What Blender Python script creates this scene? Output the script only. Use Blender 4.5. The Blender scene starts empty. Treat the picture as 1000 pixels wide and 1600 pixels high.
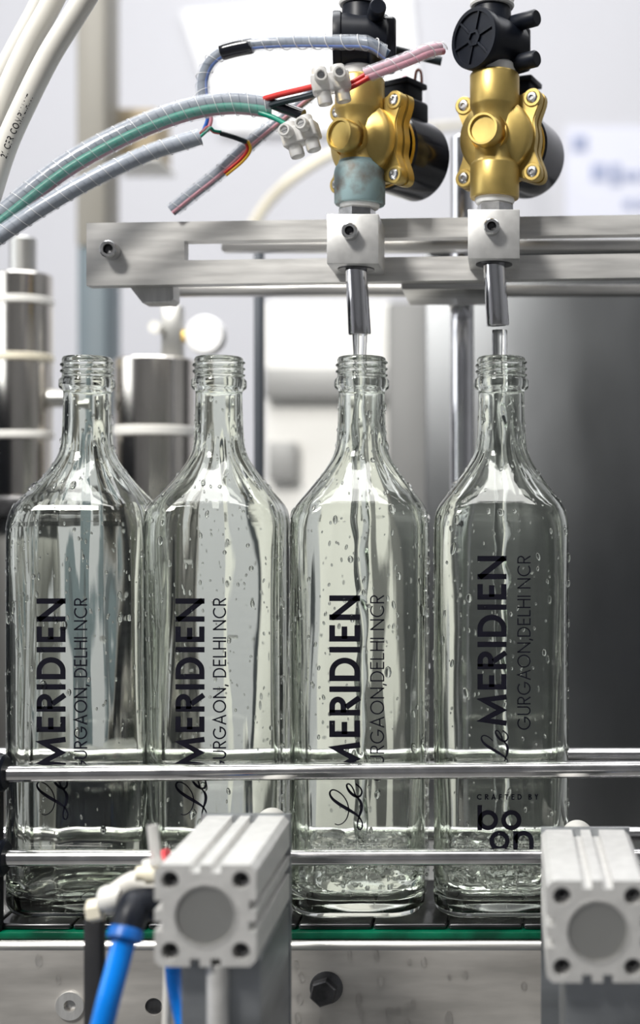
import bpy, bmesh, math, random
from mathutils import Vector, Matrix, noise
PI = math.pi
rnd = random.Random(7)
sc = bpy.context.scene
C = sc.collection

# ------------------------------------------------------------------ camera, world, lights, exposure
# lengths in the builders are millimetres; z = 0 is the conveyor's top, 0.9 m above the floor
DECK = 0.9
CAM_D, CAM_H, F_PX = 667.0, 209.0, 2000.0      # distance to the bottle row, height above deck, focal length in px
cam_data = bpy.data.cameras.new('camera')
cam = bpy.data.objects.new('camera', cam_data); C.objects.link(cam)
cam.location = (0, -CAM_D / 1000, DECK + CAM_H / 1000)
cam.rotation_euler = (PI / 2, 0, 0)
cam_data.sensor_fit = 'VERTICAL'; cam_data.sensor_height = 36; cam_data.sensor_width = 36
cam_data.lens = 36 * F_PX / 1600
cam_data.shift_x = -(790 - 500) / 1600
cam_data.shift_y = -(800 - 780) / 1600
cam_data.clip_start = 0.02
cam_data.dof.use_dof = True
cam_data.dof.focus_distance = 0.636
cam_data.dof.aperture_fstop = 4.2
sc.camera = cam

world = bpy.data.worlds.new('world'); sc.world = world
world.use_nodes = True
world.node_tree.nodes['Background'].inputs[0].default_value = (0.80, 0.84, 0.92, 1)
world.node_tree.nodes['Background'].inputs[1].default_value = 0.35

def area(name, loc, target, sx, sy, power, col=(1, 1, 1)):
    l = bpy.data.lights.new(name, 'AREA'); l.shape = 'RECTANGLE'; l.size = sx; l.size_y = sy
    l.energy = power; l.color = col
    o = bpy.data.objects.new(name, l); C.objects.link(o)
    o.location = loc
    o.rotation_euler = (Vector(target) - Vector(loc)).to_track_quat('-Z', 'Y').to_euler()
    return o
area('work_lamp', (-0.75, -1.0, 2.25), (-0.1, 0.0, 1.1), 0.34, 0.34, 20, (1, 0.975, 0.93))
area('ceiling_panel_lamp', (-0.55, 0.55, 2.72), (-0.55, 0.55, 0), 1.2, 0.6, 15, (0.97, 0.98, 1))
area('ceiling_panel_lamp', (0.75, 0.55, 2.72), (0.75, 0.55, 0), 1.2, 0.6, 9, (0.97, 0.98, 1))
area('ceiling_panel_lamp', (-0.2, -0.55, 2.72), (-0.2, -0.55, 0), 1.2, 0.3, 9, (1, 0.99, 0.97))
area('added_reflection_lamp', (-1.9, -0.5, 1.6), (0, 0, 1.0), 1.0, 1.3, 7, (0.95, 0.98, 1))  # added lamp, no window behind it; gives the glass bright reflections

vs = sc.view_settings
sc.display_settings.display_device = 'sRGB'
vs.view_transform = 'Standard'; vs.look = 'None'; vs.exposure = 0.6; vs.gamma = 1.0
vs.use_curve_mapping = False
cy = sc.cycles
cy.max_bounces = 24; cy.transmission_bounces = 20; cy.glossy_bounces = 8; cy.diffuse_bounces = 4
cy.transparent_max_bounces = 24
cy.sample_clamp_indirect = 5.0; cy.blur_glossy = 0.6
cy.caustics_refractive = True; cy.caustics_reflective = True

# ------------------------------------------------------------------ materials
MATS = {}
def mat(name, col, rough=0.5, metal=0.0, var=0.08, nscale=40.0, bump=0.0, stretch=None, spec=0.5, coat=0.0, trans=0.0, ior=1.45, rvar=0.12, col2=None, lo=0.35, hi=0.7):
    m = bpy.data.materials.new(name); m.use_nodes = True
    nt = m.node_tree; b = nt.nodes['Principled BSDF']
    tc = nt.nodes.new('ShaderNodeTexCoord'); mp = nt.nodes.new('ShaderNodeMapping')
    nt.links.new(tc.outputs['Object'], mp.inputs['Vector'])
    if stretch: mp.inputs['Scale'].default_value = stretch
    nz = nt.nodes.new('ShaderNodeTexNoise'); nz.inputs['Scale'].default_value = nscale; nz.inputs['Detail'].default_value = 4
    nt.links.new(mp.outputs[0], nz.inputs['Vector'])
    cr = nt.nodes.new('ShaderNodeValToRGB')
    c1 = col2 if col2 else tuple(max(0, c * (1 - var)) for c in col)
    c2 = col if col2 else tuple(min(1, c * (1 + var)) for c in col)
    cr.color_ramp.elements[0].position = lo; cr.color_ramp.elements[1].position = hi
    cr.color_ramp.elements[0].color = (*c1, 1); cr.color_ramp.elements[1].color = (*c2, 1)
    nt.links.new(nz.outputs[0], cr.inputs[0]); nt.links.new(cr.outputs[0], b.inputs['Base Color'])
    mr = nt.nodes.new('ShaderNodeMapRange')
    mr.inputs['To Min'].default_value = max(0.0, rough - rvar * rough); mr.inputs['To Max'].default_value = min(1, rough + rvar * rough)
    nt.links.new(nz.outputs[0], mr.inputs[0]); nt.links.new(mr.outputs[0], b.inputs['Roughness'])
    b.inputs['Metallic'].default_value = metal
    b.inputs['Specular IOR Level'].default_value = spec
    b.inputs['Coat Weight'].default_value = coat
    b.inputs['Transmission Weight'].default_value = trans; b.inputs['IOR'].default_value = ior
    if bump:
        bp = nt.nodes.new('ShaderNodeBump'); bp.inputs['Strength'].default_value = bump; bp.inputs['Distance'].default_value = 0.0006
        nt.links.new(nz.outputs[0], bp.inputs['Height']); nt.links.new(bp.outputs[0], b.inputs['Normal'])
    MATS[name] = m
    return m

def glass(name, col, ior, rough=0.0, bump=0.0, nscale=60.0, stretch=(1, 1, 1)):
    m = bpy.data.materials.new(name); m.use_nodes = True
    nt = m.node_tree; nt.nodes.remove(nt.nodes['Principled BSDF'])
    g = nt.nodes.new('ShaderNodeBsdfGlass'); g.inputs['Color'].default_value = (*col, 1)
    g.inputs['IOR'].default_value = ior; g.inputs['Roughness'].default_value = rough
    nt.links.new(g.outputs[0], nt.nodes['Material Output'].inputs[0])
    if bump:
        tc = nt.nodes.new('ShaderNodeTexCoord'); mp = nt.nodes.new('ShaderNodeMapping'); mp.inputs['Scale'].default_value = stretch
        nz = nt.nodes.new('ShaderNodeTexNoise'); nz.inputs['Scale'].default_value = nscale; nz.inputs['Detail'].default_value = 2
        bp = nt.nodes.new('ShaderNodeBump'); bp.inputs['Strength'].default_value = bump; bp.inputs['Distance'].default_value = 0.001
        nt.links.new(tc.outputs['Object'], mp.inputs[0]); nt.links.new(mp.outputs[0], nz.inputs['Vector'])
        nt.links.new(nz.outputs[0], bp.inputs['Height']); nt.links.new(bp.outputs[0], g.inputs['Normal'])
    MATS[name] = m
    return m

def clear_plastic(name, col, alpha):
    m = bpy.data.materials.new(name); m.use_nodes = True
    nt = m.node_tree; b = nt.nodes['Principled BSDF']
    nz = nt.nodes.new('ShaderNodeTexNoise'); nz.inputs['Scale'].default_value = 300
    mr = nt.nodes.new('ShaderNodeMapRange'); mr.inputs['To Min'].default_value = alpha - 0.08; mr.inputs['To Max'].default_value = alpha + 0.08
    nt.links.new(nz.outputs[0], mr.inputs[0]); nt.links.new(mr.outputs[0], b.inputs['Alpha'])
    b.inputs['Base Color'].default_value = (*col, 1); b.inputs['Roughness'].default_value = 0.12
    b.inputs['Coat Weight'].default_value = 0.6
    MATS[name] = m
    return m

glass('bottle_glass', (0.955, 0.967, 0.944), 1.5, bump=0.05, nscale=28, stretch=(1, 1, 0.25))
glass('water', (0.985, 0.99, 0.985), 1.33, bump=0.12, nscale=90)
glass('droplet', (1, 1, 1), 1.33)
mat('foam', (0.92, 0.92, 0.90), 0.12, 0, 0.03, 60, trans=0.3, ior=1.2)
glass('bubble', (1, 1, 1), 0.78)
mat('ink', (0.006, 0.006, 0.012), 0.8, var=0.2, nscale=200, spec=0.15)
mat('steel', (0.60, 0.59, 0.57), 0.30, 1.0, 0.14, 30, 0.05, stretch=(1, 8, 30))
mat('bracket_steel', (0.42, 0.44, 0.46), 0.42, 0.95, 0.2, 14, 0.05, stretch=(1, 1, 5))
mat('steel_side', (0.60, 0.575, 0.54), 0.42, 0.62, 0.25, 14, 0.05, stretch=(1, 1, 5))
mat('aluminium', (0.74, 0.735, 0.72), 0.42, 0.75, 0.10, 60, 0.06, stretch=(6, 1, 1))
mat('plate_alu', (0.72, 0.71, 0.69), 0.40, 0.6, 0.12, 26, 0.05, stretch=(1, 1, 9), rvar=0.3)
mat('block_alu', (0.80, 0.795, 0.78), 0.40, 0.8, 0.08, 120, 0.05)
mat('profile_alu', (0.74, 0.735, 0.72), 0.5, 0.55, 0.06, 200)
mat('chrome', (0.72, 0.72, 0.74), 0.10, 1.0, 0.05, 60)
mat('rail_steel', (0.70, 0.69, 0.69), 0.16, 1.0, 0.12, 90, 0.03, rvar=0.5)
mat('bolt_steel', (0.62, 0.62, 0.62), 0.25, 1.0, 0.2, 150)
mat('dark_bolt', (0.12, 0.12, 0.125), 0.35, 0.9, 0.4, 120)
mat('brass', (0.60, 0.44, 0.145), 0.40, 0.8, 0.14, 55, 0.10, rvar=0.3)
mat('brass_stained', (0.58, 0.40, 0.11), 0.4, 0.85, 0.15, 60, 0.1, col2=(0.35, 0.24, 0.07), lo=0.25, hi=0.5)
mat('verdigris', (0.30, 0.42, 0.44), 0.6, 0.25, 0.2, 70, 0.12, col2=(0.16, 0.11, 0.08), lo=0.30, hi=0.52)
mat('black_plastic', (0.006, 0.008, 0.014), 0.4, 0, 0.25, 90, 0.06, spec=0.3)
mat('black_gloss', (0.008, 0.009, 0.014), 0.2, 0, 0.2, 90, coat=0.4)
mat('black_rubber', (0.02, 0.02, 0.022), 0.6, 0, 0.25, 60)
mat('ptfe', (0.82, 0.82, 0.81), 0.5, 0, 0.07, 160, 0.25)
mat('white_plastic', (0.80, 0.79, 0.75), 0.38, 0, 0.05, 60)
mat('hose_white', (0.72, 0.70, 0.645), 0.34, 0, 0.05, 18, coat=0.2)
mat('hose_cream', (0.84, 0.78, 0.62), 0.4, 0, 0.05, 18)
mat('cable_grey', (0.11, 0.135, 0.18), 0.38, 0, 0.15, 60, coat=0.3)
mat('cable_light', (0.21, 0.24, 0.29), 0.35, 0, 0.12, 60, coat=0.3)
mat('cable_dark', (0.045, 0.07, 0.11), 0.38, 0, 0.2, 60, coat=0.3)
mat('wire_green', (0.0, 0.26, 0.17), 0.35, 0, 0.12, 60)
mat('wire_red', (0.55, 0.03, 0.025), 0.35, 0, 0.12, 60)
mat('wire_pink', (0.62, 0.27, 0.33), 0.4, 0, 0.12, 60)
mat('wire_blue', (0.03, 0.13, 0.50), 0.35, 0, 0.12, 60)
mat('wire_black', (0.012, 0.02, 0.025), 0.35, 0, 0.2, 60)
mat('wire_yellow', (0.75, 0.42, 0.03), 0.35, 0, 0.12, 60)
mat('wire_brown', (0.16, 0.05, 0.03), 0.35, 0, 0.12, 60)
clear_plastic('wrap_edge', (0.88, 0.88, 0.88), 0.55)
clear_plastic('clear_wrap', (0.75, 0.80, 0.88), 0.16)
mat('nylon', (0.84, 0.83, 0.81), 0.32, 0, 0.04, 60, trans=0.5, ior=1.3)
mat('air_blue', (0.0, 0.23, 0.85), 0.28, 0, 0.08, 40, coat=0.3)
mat('fitting_blue', (0.0, 0.10, 0.40), 0.35, 0, 0.08, 40)
mat('red_plastic', (0.62, 0.05, 0.06), 0.4, 0, 0.08, 40)
mat('green_strip', (0.0, 0.10, 0.05), 0.3, 0, 0.5, 60, coat=0.4)
mat('chain_plate', (0.075, 0.075, 0.078), 0.24, 0.9, 0.25, 60, 0.05)
mat('white_wall', (0.60, 0.60, 0.63), 0.7, 0, 0.015, 3)
mat('grey_wall', (0.33, 0.335, 0.345), 0.7, 0, 0.03, 3)
mat('ceiling_paint', (0.70, 0.70, 0.71), 0.8, 0, 0.02, 3)
mat('floor_resin', (0.22, 0.22, 0.215), 0.35, 0, 0.15, 5)
mat('white_board', (0.93, 0.93, 0.93), 0.4, 0, 0.01, 5)
mat('beige_paint', (0.30, 0.285, 0.25), 0.5, 0, 0.05, 6)
mat('post_paint', (0.06, 0.07, 0.085), 0.45, 0.2, 0.1, 12)
mat('blue_grey_paint', (0.12, 0.155, 0.175), 0.5, 0, 0.06, 6)
mat('brown_card', (0.44, 0.36, 0.24), 0.7, 0, 0.08, 8)
mat('dark_panel', (0.125, 0.13, 0.135), 0.36, 0.85, 0.18, 5, stretch=(2.5, 1, 1))
mat('far_steel', (0.55, 0.55, 0.53), 0.35, 0.9, 0.15, 7)
mat('far_white', (0.85, 0.84, 0.80), 0.5, 0, 0.03, 7)
mat('column_grey', (0.20, 0.20, 0.195), 0.5, 0.2, 0.08, 7)
mat('far_grey', (0.40, 0.40, 0.39), 0.5, 0.2, 0.08, 7)
mat('paper', (0.74, 0.75, 0.84), 0.7, 0, 0.02, 7)
mat('paper_ink', (0.36, 0.40, 0.56), 0.7, 0, 0.1, 20)
mat('tank_steel', (0.70, 0.665, 0.61), 0.17, 1.0, 0.15, 10, stretch=(4, 4, 1), rvar=0.3)

# ------------------------------------------------------------------ mesh building
def V(*a): return Vector(a)
def P(px, py, Y=0.0):
    d = CAM_D + Y
    return Vector(((px - 790) * d / F_PX, Y, CAM_H + (780 - py) * d / F_PX))

def catmull(pts, n=8):
    pts = [Vector(p) for p in pts]
    if len(pts) < 3: return pts
    q = [2 * pts[0] - pts[1]] + pts + [2 * pts[-1] - pts[-2]]
    out = []
    for i in range(1, len(q) - 2):
        p0, p1, p2, p3 = q[i - 1], q[i], q[i + 1], q[i + 2]
        for k in range(n):
            t = k / n
            out.append(0.5 * ((2 * p1) + (p2 - p0) * t + (2 * p0 - 5 * p1 + 4 * p2 - p3) * t * t + (3 * p1 - p0 - 3 * p2 + p3) * t ** 3))
    out.append(pts[-1])
    return out

def frames(pts):
    ts = []
    for i in range(len(pts)):
        a = pts[max(0, i - 1)]; b = pts[min(len(pts) - 1, i + 1)]
        ts.append((b - a).normalized())
    up = V(0, 1, 0) if abs(ts[0].y) < 0.9 else V(0, 0, 1)
    n = (up - ts[0] * up.dot(ts[0])).normalized()
    fr = []
    for t in ts:
        n = (n - t * n.dot(t)).normalized()
        fr.append((t, n, t.cross(n)))
    return fr

class MB:
    def __init__(s): s.v = []; s.f = []
    def add(s, vs_, fs):
        o = len(s.v); s.v += [Vector(x) for x in vs_]; s.f += [tuple(i + o for i in f) for f in fs]; return s
    def bm(s, b):
        b.verts.index_update()
        s.add([v.co.copy() for v in b.verts], [[v.index for v in f.verts] for f in b.faces]); b.free(); return s
    def box(s, x0, x1, y0, y1, z0, z1, bev=0.0, seg=2, m=None):
        b = bmesh.new(); bmesh.ops.create_cube(b, size=1)
        for v in b.verts: v.co = V(x0 + (v.co.x + .5) * (x1 - x0), y0 + (v.co.y + .5) * (y1 - y0), z0 + (v.co.z + .5) * (z1 - z0))
        if bev: bmesh.ops.bevel(b, geom=b.edges[:], offset=bev, segments=seg, affect='EDGES', profile=0.5)
        if m is not None: bmesh.ops.transform(b, matrix=m, verts=b.verts)
        return s.bm(b)
    def tube(s, pts, r, n=14, caps=True):
        pts = [Vector(p) for p in pts]; fr = frames(pts)
        rr = r if isinstance(r, (list, tuple)) else [r] * len(pts)
        vs_, fs = [], []
        for p, (t, a, b), q in zip(pts, fr, rr):
            for k in range(n):
                an = 2 * PI * k / n; vs_.append(p + a * math.cos(an) * q + b * math.sin(an) * q)
        for i in range(len(pts) - 1):
            for k in range(n):
                k2 = (k + 1) % n; fs.append((i * n + k, i * n + k2, (i + 1) * n + k2, (i + 1) * n + k))
        if caps: fs.append(tuple(range(n))[::-1]); fs.append(tuple((len(pts) - 1) * n + k for k in range(n)))
        return s.add(vs_, fs)
    def lathe(s, prof, o=(0, 0, 0), ax=(0, 0, 1), n=40, ph=0.0):
        o = Vector(o); ax = Vector(ax).normalized()
        u = V(1, 0, 0) if abs(ax.x) < 0.9 else V(0, 0, 1)
        u = (u - ax * u.dot(ax)).normalized(); w = ax.cross(u)
        vs_, fs, rows = [], [], []
        for r, h in prof:
            if r < 1e-6:
                rows.append([len(vs_)]); vs_.append(o + ax * h)
            else:
                rows.append(list(range(len(vs_), len(vs_) + n)))
                for k in range(n):
                    an = 2 * PI * k / n + ph; vs_.append(o + ax * h + u * math.cos(an) * r + w * math.sin(an) * r)
        for a, b in zip(rows, rows[1:]):
            if len(a) == 1 and len(b) == 1: continue
            for k in range(n):
                k2 = (k + 1) % n
                if len(a) == 1: fs.append((a[0], b[k2], b[k]))
                elif len(b) == 1: fs.append((a[k], a[k2], b[0]))
                else: fs.append((a[k], a[k2], b[k2], b[k]))
        return s.add(vs_, fs)
    def prism(s, outer, holes=(), fn=lambda a, b, d: V(a, d, b), d0=0.0, d1=1.0):
        """closed solid: 2-D outline with holes, pushed from d0 to d1"""
        for d, flip in ((d0, False), (d1, True)):
            b = bmesh.new(); es = []
            for lp in [outer] + list(holes):
                vv = [b.verts.new((p[0], p[1], 0)) for p in lp]
                es += [b.edges.new((vv[i], vv[(i + 1) % len(vv)])) for i in range(len(vv))]
            bmesh.ops.triangle_fill(b, use_beauty=True, edges=es)
            b.verts.index_update()
            fs = []
            for f in b.faces:
                idx = [v.index for v in f.verts]
                up = f.normal.z > 0 if f.normal.length else True
                f.normal_update(); up = f.normal.z > 0
                fs.append(idx if up != flip else idx[::-1])
            s.add([fn(v.co.x, v.co.y, d) for v in b.verts], fs); b.free()
        for lp in [outer] + list(holes):
            n = len(lp)
            s.add([fn(p[0], p[1], d0) for p in lp] + [fn(p[0], p[1], d1) for p in lp],
                  [(i, (i + 1) % n, n + (i + 1) % n, n + i) for i in range(n)])
        return s
    def ribbon(s, pts, w, fn, closed=False):
        n = len(pts); ww = w if isinstance(w, (list, tuple)) else [w] * n
        vs_, fs = [], []
        for i in range(n):
            p = Vector((pts[i][0], pts[i][1]))
            a = Vector(pts[(i - 1) % n][:2]) if (i > 0 or closed) else None
            c = Vector(pts[(i + 1) % n][:2]) if (i < n - 1 or closed) else None
            d1 = (p - a).normalized() if a is not None else (c - p).normalized()
            d2 = (c - p).normalized() if c is not None else d1
            n1 = Vector((-d1.y, d1.x)); n2 = Vector((-d2.y, d2.x)); m = n1 + n2
            m = m.normalized() if m.length > 1e-4 else n1
            k = 1 / max(0.36, m.dot(n1))
            o = m * (ww[i] / 2 * k)
            vs_ += [fn(*(p + o)), fn(*(p - o))]
        for i in range(n if closed else n - 1):
            j = (i + 1) % n; fs.append((2 * i, 2 * i + 1, 2 * j + 1, 2 * j))
        return s.add(vs_, fs)
    def sphere(s, c, rx, ry=None, rz=None, nu=10, nv=6, rot=None):
        ry = rx if ry is None else ry; rz = rx if rz is None else rz
        c = Vector(c); vs_, fs = [], []
        rows = []
        for j in range(nv + 1):
            th = PI * j / nv
            if j in (0, nv):
                rows.append([len(vs_)]); vs_.append(V(0, 0, rz * math.cos(th)))
            else:
                rows.append(list(range(len(vs_), len(vs_) + nu)))
                for k in range(nu):
                    an = 2 * PI * k / nu; vs_.append(V(rx * math.sin(th) * math.cos(an), ry * math.sin(th) * math.sin(an), rz * math.cos(th)))
        for a, b in zip(rows, rows[1:]):
            for k in range(nu):
                k2 = (k + 1) % nu
                if len(a) == 1: fs.append((a[0], b[k], b[k2]))
                elif len(b) == 1: fs.append((a[k], b[0], a[k2]))
                else: fs.append((a[k], b[k], b[k2], a[k2]))
        if rot is not None: vs_ = [rot @ v for v in vs_]
        return s.add([c + v for v in vs_], fs)
    def mesh(s, name, m, off=None, smooth=38, fix=True):
        me = bpy.data.meshes.new(name)
        k = 0.001
        if off is None: off = V(0, 0, 0)
        me.from_pydata([((v - off) * k)[:] for v in s.v], [], s.f)
        if fix:
            b = bmesh.new(); b.from_mesh(me)
            bmesh.ops.remove_doubles(b, verts=b.verts, dist=1e-6)
            bmesh.ops.recalc_face_normals(b, faces=b.faces); b.to_mesh(me); b.free()
        if smooth:
            me.shade_smooth(); me.set_sharp_from_angle(angle=math.radians(smooth))
        me.materials.append(MATS[m]); me.update()
        return me
    def build(s, name, m, parent=None, local=False, smooth=38, fix=True):
        """one mesh object; world millimetres unless local (then millimetres from the parent's origin)"""
        off = V(0, 0, 0)
        if parent is not None and not local: off = root_mm(parent)
        o = bpy.data.objects.new(name, s.mesh(name, m, off, smooth, fix)); C.objects.link(o)
        if parent is not None: o.parent = parent
        elif not local: o.location = (0, 0, DECK)
        return o

def root_mm(o):
    p = V(0, 0, 0); q = o; first = True
    while q is not None:
        p += Vector(q.location); q = q.parent
    return V(p.x * 1000, p.y * 1000, (p.z - DECK) * 1000)

def tag(o, label, cat, group=None, kind=None):
    o['label'] = label
    if cat: o['category'] = cat
    if group: o['group'] = group
    if kind: o['kind'] = kind
    return o
def thing(name, label, cat, loc, rz=0.0, group=None, kind=None, tilt=(0, 0)):
    o = bpy.data.objects.new(name, None); C.objects.link(o)
    o.empty_display_size = 0.01
    o.location = (loc[0] / 1000, loc[1] / 1000, loc[2] / 1000 + DECK); o.rotation_euler = (tilt[0], tilt[1], rz)
    return tag(o, label, cat, group, kind)
def base(o):
    """put a single-mesh thing's origin at its own bottom centre"""
    me = o.data; xs = [v.co for v in me.vertices]
    lo = Vector([min(c[i] for c in xs) for i in range(3)]); hi = Vector([max(c[i] for c in xs) for i in range(3)])
    off = V((lo.x + hi.x) / 2, (lo.y + hi.y) / 2, lo.z)
    me.transform(Matrix.Translation(-off)); o.location = Vector(o.location) + off
    return o

# ------------------------------------------------------------------ the room
def struct(name, b, m, label):
    return tag(b.build(name, m, smooth=0), label, None, kind='structure')
FL = -900
struct('floor', MB().box(-2300, 2300, -2900, 1700, FL - 40, FL), 'floor_resin', 'grey resin floor of the bottling room')
struct('wall_back', MB().box(-2300, 2300, 1600, 1660, FL, 1900), 'white_wall', 'pale white wall behind the filling machine')
struct('wall_left', MB().box(-2300, -2240, -2900, 1600, FL, 1900), 'white_wall', 'white wall at the left of the room')
struct('wall_right', MB().box(2240, 2300, -2900, 1600, FL, 1900), 'grey_wall', 'grey wall at the right of the room')
struct('wall_front', MB().box(-2300, 2300, -2900, -2840, FL, 1900), 'grey_wall', 'grey wall behind the camera')
struct('ceiling', MB().box(-2300, 2300, -2900, 1660, 1900, 1940), 'ceiling_paint', 'white ceiling of the bottling room')

# ------------------------------------------------------------------ lettering
def arc(cx, cy_, rx, ry, a0, a1, n=14):
    return [(cx + rx * math.cos(math.radians(a0 + (a1 - a0) * i / n)), cy_ + ry * math.sin(math.radians(a0 + (a1 - a0) * i / n))) for i in range(n + 1)]
def glyph(ch, t):
    h = t / 2
    if ch == ' ': return [], 0.28
    if ch == 'I': return [[(h, 0), (h, 1)]], t
    if ch == 'E': return [[(.52, 1 - h), (h, 1 - h), (h, h), (.52, h)], [(h, .51), (.48, .51)]], .52
    if ch == 'F': return [[(.5, 1 - h), (h, 1 - h), (h, 0)], [(h, .5), (.46, .5)]], .5
    if ch == 'L': return [[(h, 1), (h, h), (.48, h)]], .48
    if ch == 'T': return [[(0, 1 - h), (.58, 1 - h)], [(.29, 1), (.29, 0)]], .58
    if ch == 'H': return [[(h, 0), (h, 1)], [(.70 - h, 0), (.70 - h, 1)], [(h, .52), (.70 - h, .52)]], .70
    if ch == 'N': return [[(h, 0), (h, 1)], [(.78 - h, 0), (.78 - h, 1)], [(h * .6, 1 - h * .7), (.78 - h * .6, h * .7)]], .78
    if ch == 'M': return [[(h * .9, 0), (.19, 1 - t * 1.1), (.52, t * .9), (.85, 1 - t * 1.1), (1.04 - h * .9, 0)]], 1.04
    if ch == 'R': return [[(h, 0), (h, 1)], [(h, 1 - h)] + arc(.30, .725, .26 - h * .6, .275 - h, 90, -90) + [(h, .45 + h)], [(.26, .46), (.56, h * .25)]], .58
    if ch == 'P': return [[(h, 0), (h, 1)], [(h, 1 - h)] + arc(.30, .725, .26 - h * .6, .275 - h, 90, -90) + [(h, .45 + h)]], .54
    if ch == 'B': return [[(h, 0), (h, 1)], [(h, 1 - h)] + arc(.28, .76, .22 - h * .4, .24 - h, 90, -90) + [(h, .52)], [(h, .52)] + arc(.30, .27, .26 - h * .6, .27 - h, 90, -90) + [(h, h)]], .56
    if ch == 'D': return [[(h, h), (h, 1 - h)] + arc(.28, .5, .46 - h, .5 - h, 90, -90, 24) + [(h, h)]], .74
    if ch == 'O': return [arc(.5, .5, .5 - h, .5 - h, 0, 360, 36)], 1.0
    if ch == 'C': return [arc(.5, .5, .5 - h, .5 - h, 48, 312, 28)], .84
    if ch == 'G': return [arc(.5, .5, .5 - h, .5 - h, 45, 335, 28) + [(1 - h, .44), (.55, .44)]], .98
    if ch == 'U': return [[(h, 1), (h, .34)] + arc(.33, .33, .33 - h, .33 - h, 180, 360, 18) + [(.66 - h, 1)]], .66
    if ch == 'A': return [[(h * .9, 0), (.40, 1 - t * .5), (.80 - h * .9, 0)], [(.17, .32), (.63, .32)]], .80
    if ch == 'Y': return [[(h * .8, 1), (.30, .48), (.60 - h * .8, 1)], [(.30, .5), (.30, 0)]], .60
    if ch == ',': return [[(.10, .10), (.02, -.18)]], .14
    if ch == '1': return [[(.04, .78), (.22, 1 - h), (.22, 0)]], .30
    if ch == '2': return [arc(.27, .72, .25 - h, .28 - h, 170, -40, 14) + [(h, h), (.52, h)]], .52
    return [], .5
def text_mesh(b, txt, t, gap, length, fn, space=0.28):
    """fn maps (along, up) in cap heights; squeezed so the line is `length` caps long"""
    x = 0; st = []
    for ch in txt:
        s_, w = glyph(ch, t)
        if ch == ' ': w = space
        st += [[(x + p[0], p[1]) for p in q] for q in s_]; x += w + gap
    k = length / (x - gap)
    for q in st:
        closed = len(q) > 3 and abs(q[0][0] - q[-1][0]) < 1e-4 and abs(q[0][1] - q[-1][1]) < 1e-4
        qq = [(p[0] * k, p[1]) for p in (q[:-1] if closed else q)]
        b.ribbon(qq, t, fn, closed)
SCRIPT = [(215,1230,1),(240,1240,1),(270,1243,1),(320,1222,1),(368,1170,1.1),(396,1095,1.2),(400,1020,1.2),(377,935,1.2),(335,865,1.2),(275,808,1.3),(205,776,1.4),(160,790,1.6),(150,835,2),
          (187,897,2.6),(262,957,3.2),(350,1012,3.4),(440,1065,3),(520,1120,2),(566,1178,1.5),(586,1240,1.4),(572,1294,1.4),(547,1306,1.4),(522,1280,1.4),(520,1218,1.4),(540,1140,1.8),(566,1060,2.8),(573,990,3),(558,932,2.6),
          (525,885,2),(492,850,1.6),(470,782,1.4),(440,727,1.4),(405,697,1.4),(378,706,1.6),(380,742,2),(412,797,2.6),(460,842,2.8),(512,868,2.4),(552,858,2),(576,818,1.8),(571,774,1.6),(545,735,1.5),(492,693,1.6)]
def script_mesh(b, fn, k=1.0, u0=0.0, cut=0):
    pts = SCRIPT[cut:]
    p3 = catmull([((590 - y) / 405 * k + u0, (555 - x) / 405 * k, w) for x, y, w in pts], 5)
    b.ribbon([(p.x, p.y) for p in p3], [p.z * 0.034 * k for p in p3], fn)

# ------------------------------------------------------------------ bottles
A_BODY, R_BODY = 34.0, 15.0
OUT = [(0.0, 20, 9), (0.1, 26, 11), (0.8, 30, 13), (2.4, 32.3, 14), (5, 33.6, 15), (8, 34, 15), (40, 34, 15), (80, 34, 15), (120, 34, 15), (160, 34, 15), (190, 34, 15), (196, 33.95, 15.2), (200, 33.5, 15.6), (203, 32.8, 16),
       (206, 31.5, 16.6), (209, 29.5, 17.2), (212, 27.3, 17.8), (216, 24.4, 17.8), (220, 21.5, 17.4), (224, 18.8, 16.4), (228, 16.4, 15.4), (231, 14.9, 14.5), (234, 13.8, 13.7), (238, 13.0, 13), (245, 12.5, 12.5), (255, 12.1, 12.1), (263.5, 11.9, 11.9),
       (265, 12.1, 12.1), (266, 13.0, 13), (266.7, 13.9, 13.9), (267.6, 14.2, 14.2), (270.6, 14.2, 14.2), (271.4, 13.8, 13.8), (272.4, 12.7, 12.7)]
def ring_r(a, r, th):
    c, s_ = abs(math.cos(th)), abs(math.sin(th))
    if c < s_: c, s_ = s_, c
    r = min(r, a)
    if a * s_ / c <= a - r: return a / c
    k = a - r; bb = k * (c + s_); cc = 2 * k * k - r * r
    return bb + math.sqrt(max(0, bb * bb - cc))
def out_at(z):
    for (z0, a0, r0), (z1, a1, r1) in zip(OUT, OUT[1:]):
        if z0 <= z <= z1:
            t = (z - z0) / (z1 - z0); return a0 + (a1 - a0) * t, r0 + (r1 - r0) * t
    return OUT[-1][1], OUT[-1][2]
def surf(th, z):
    a, r = out_at(z); q = ring_r(a, r, th); return V(q * math.cos(th), q * math.sin(th), z)
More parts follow.
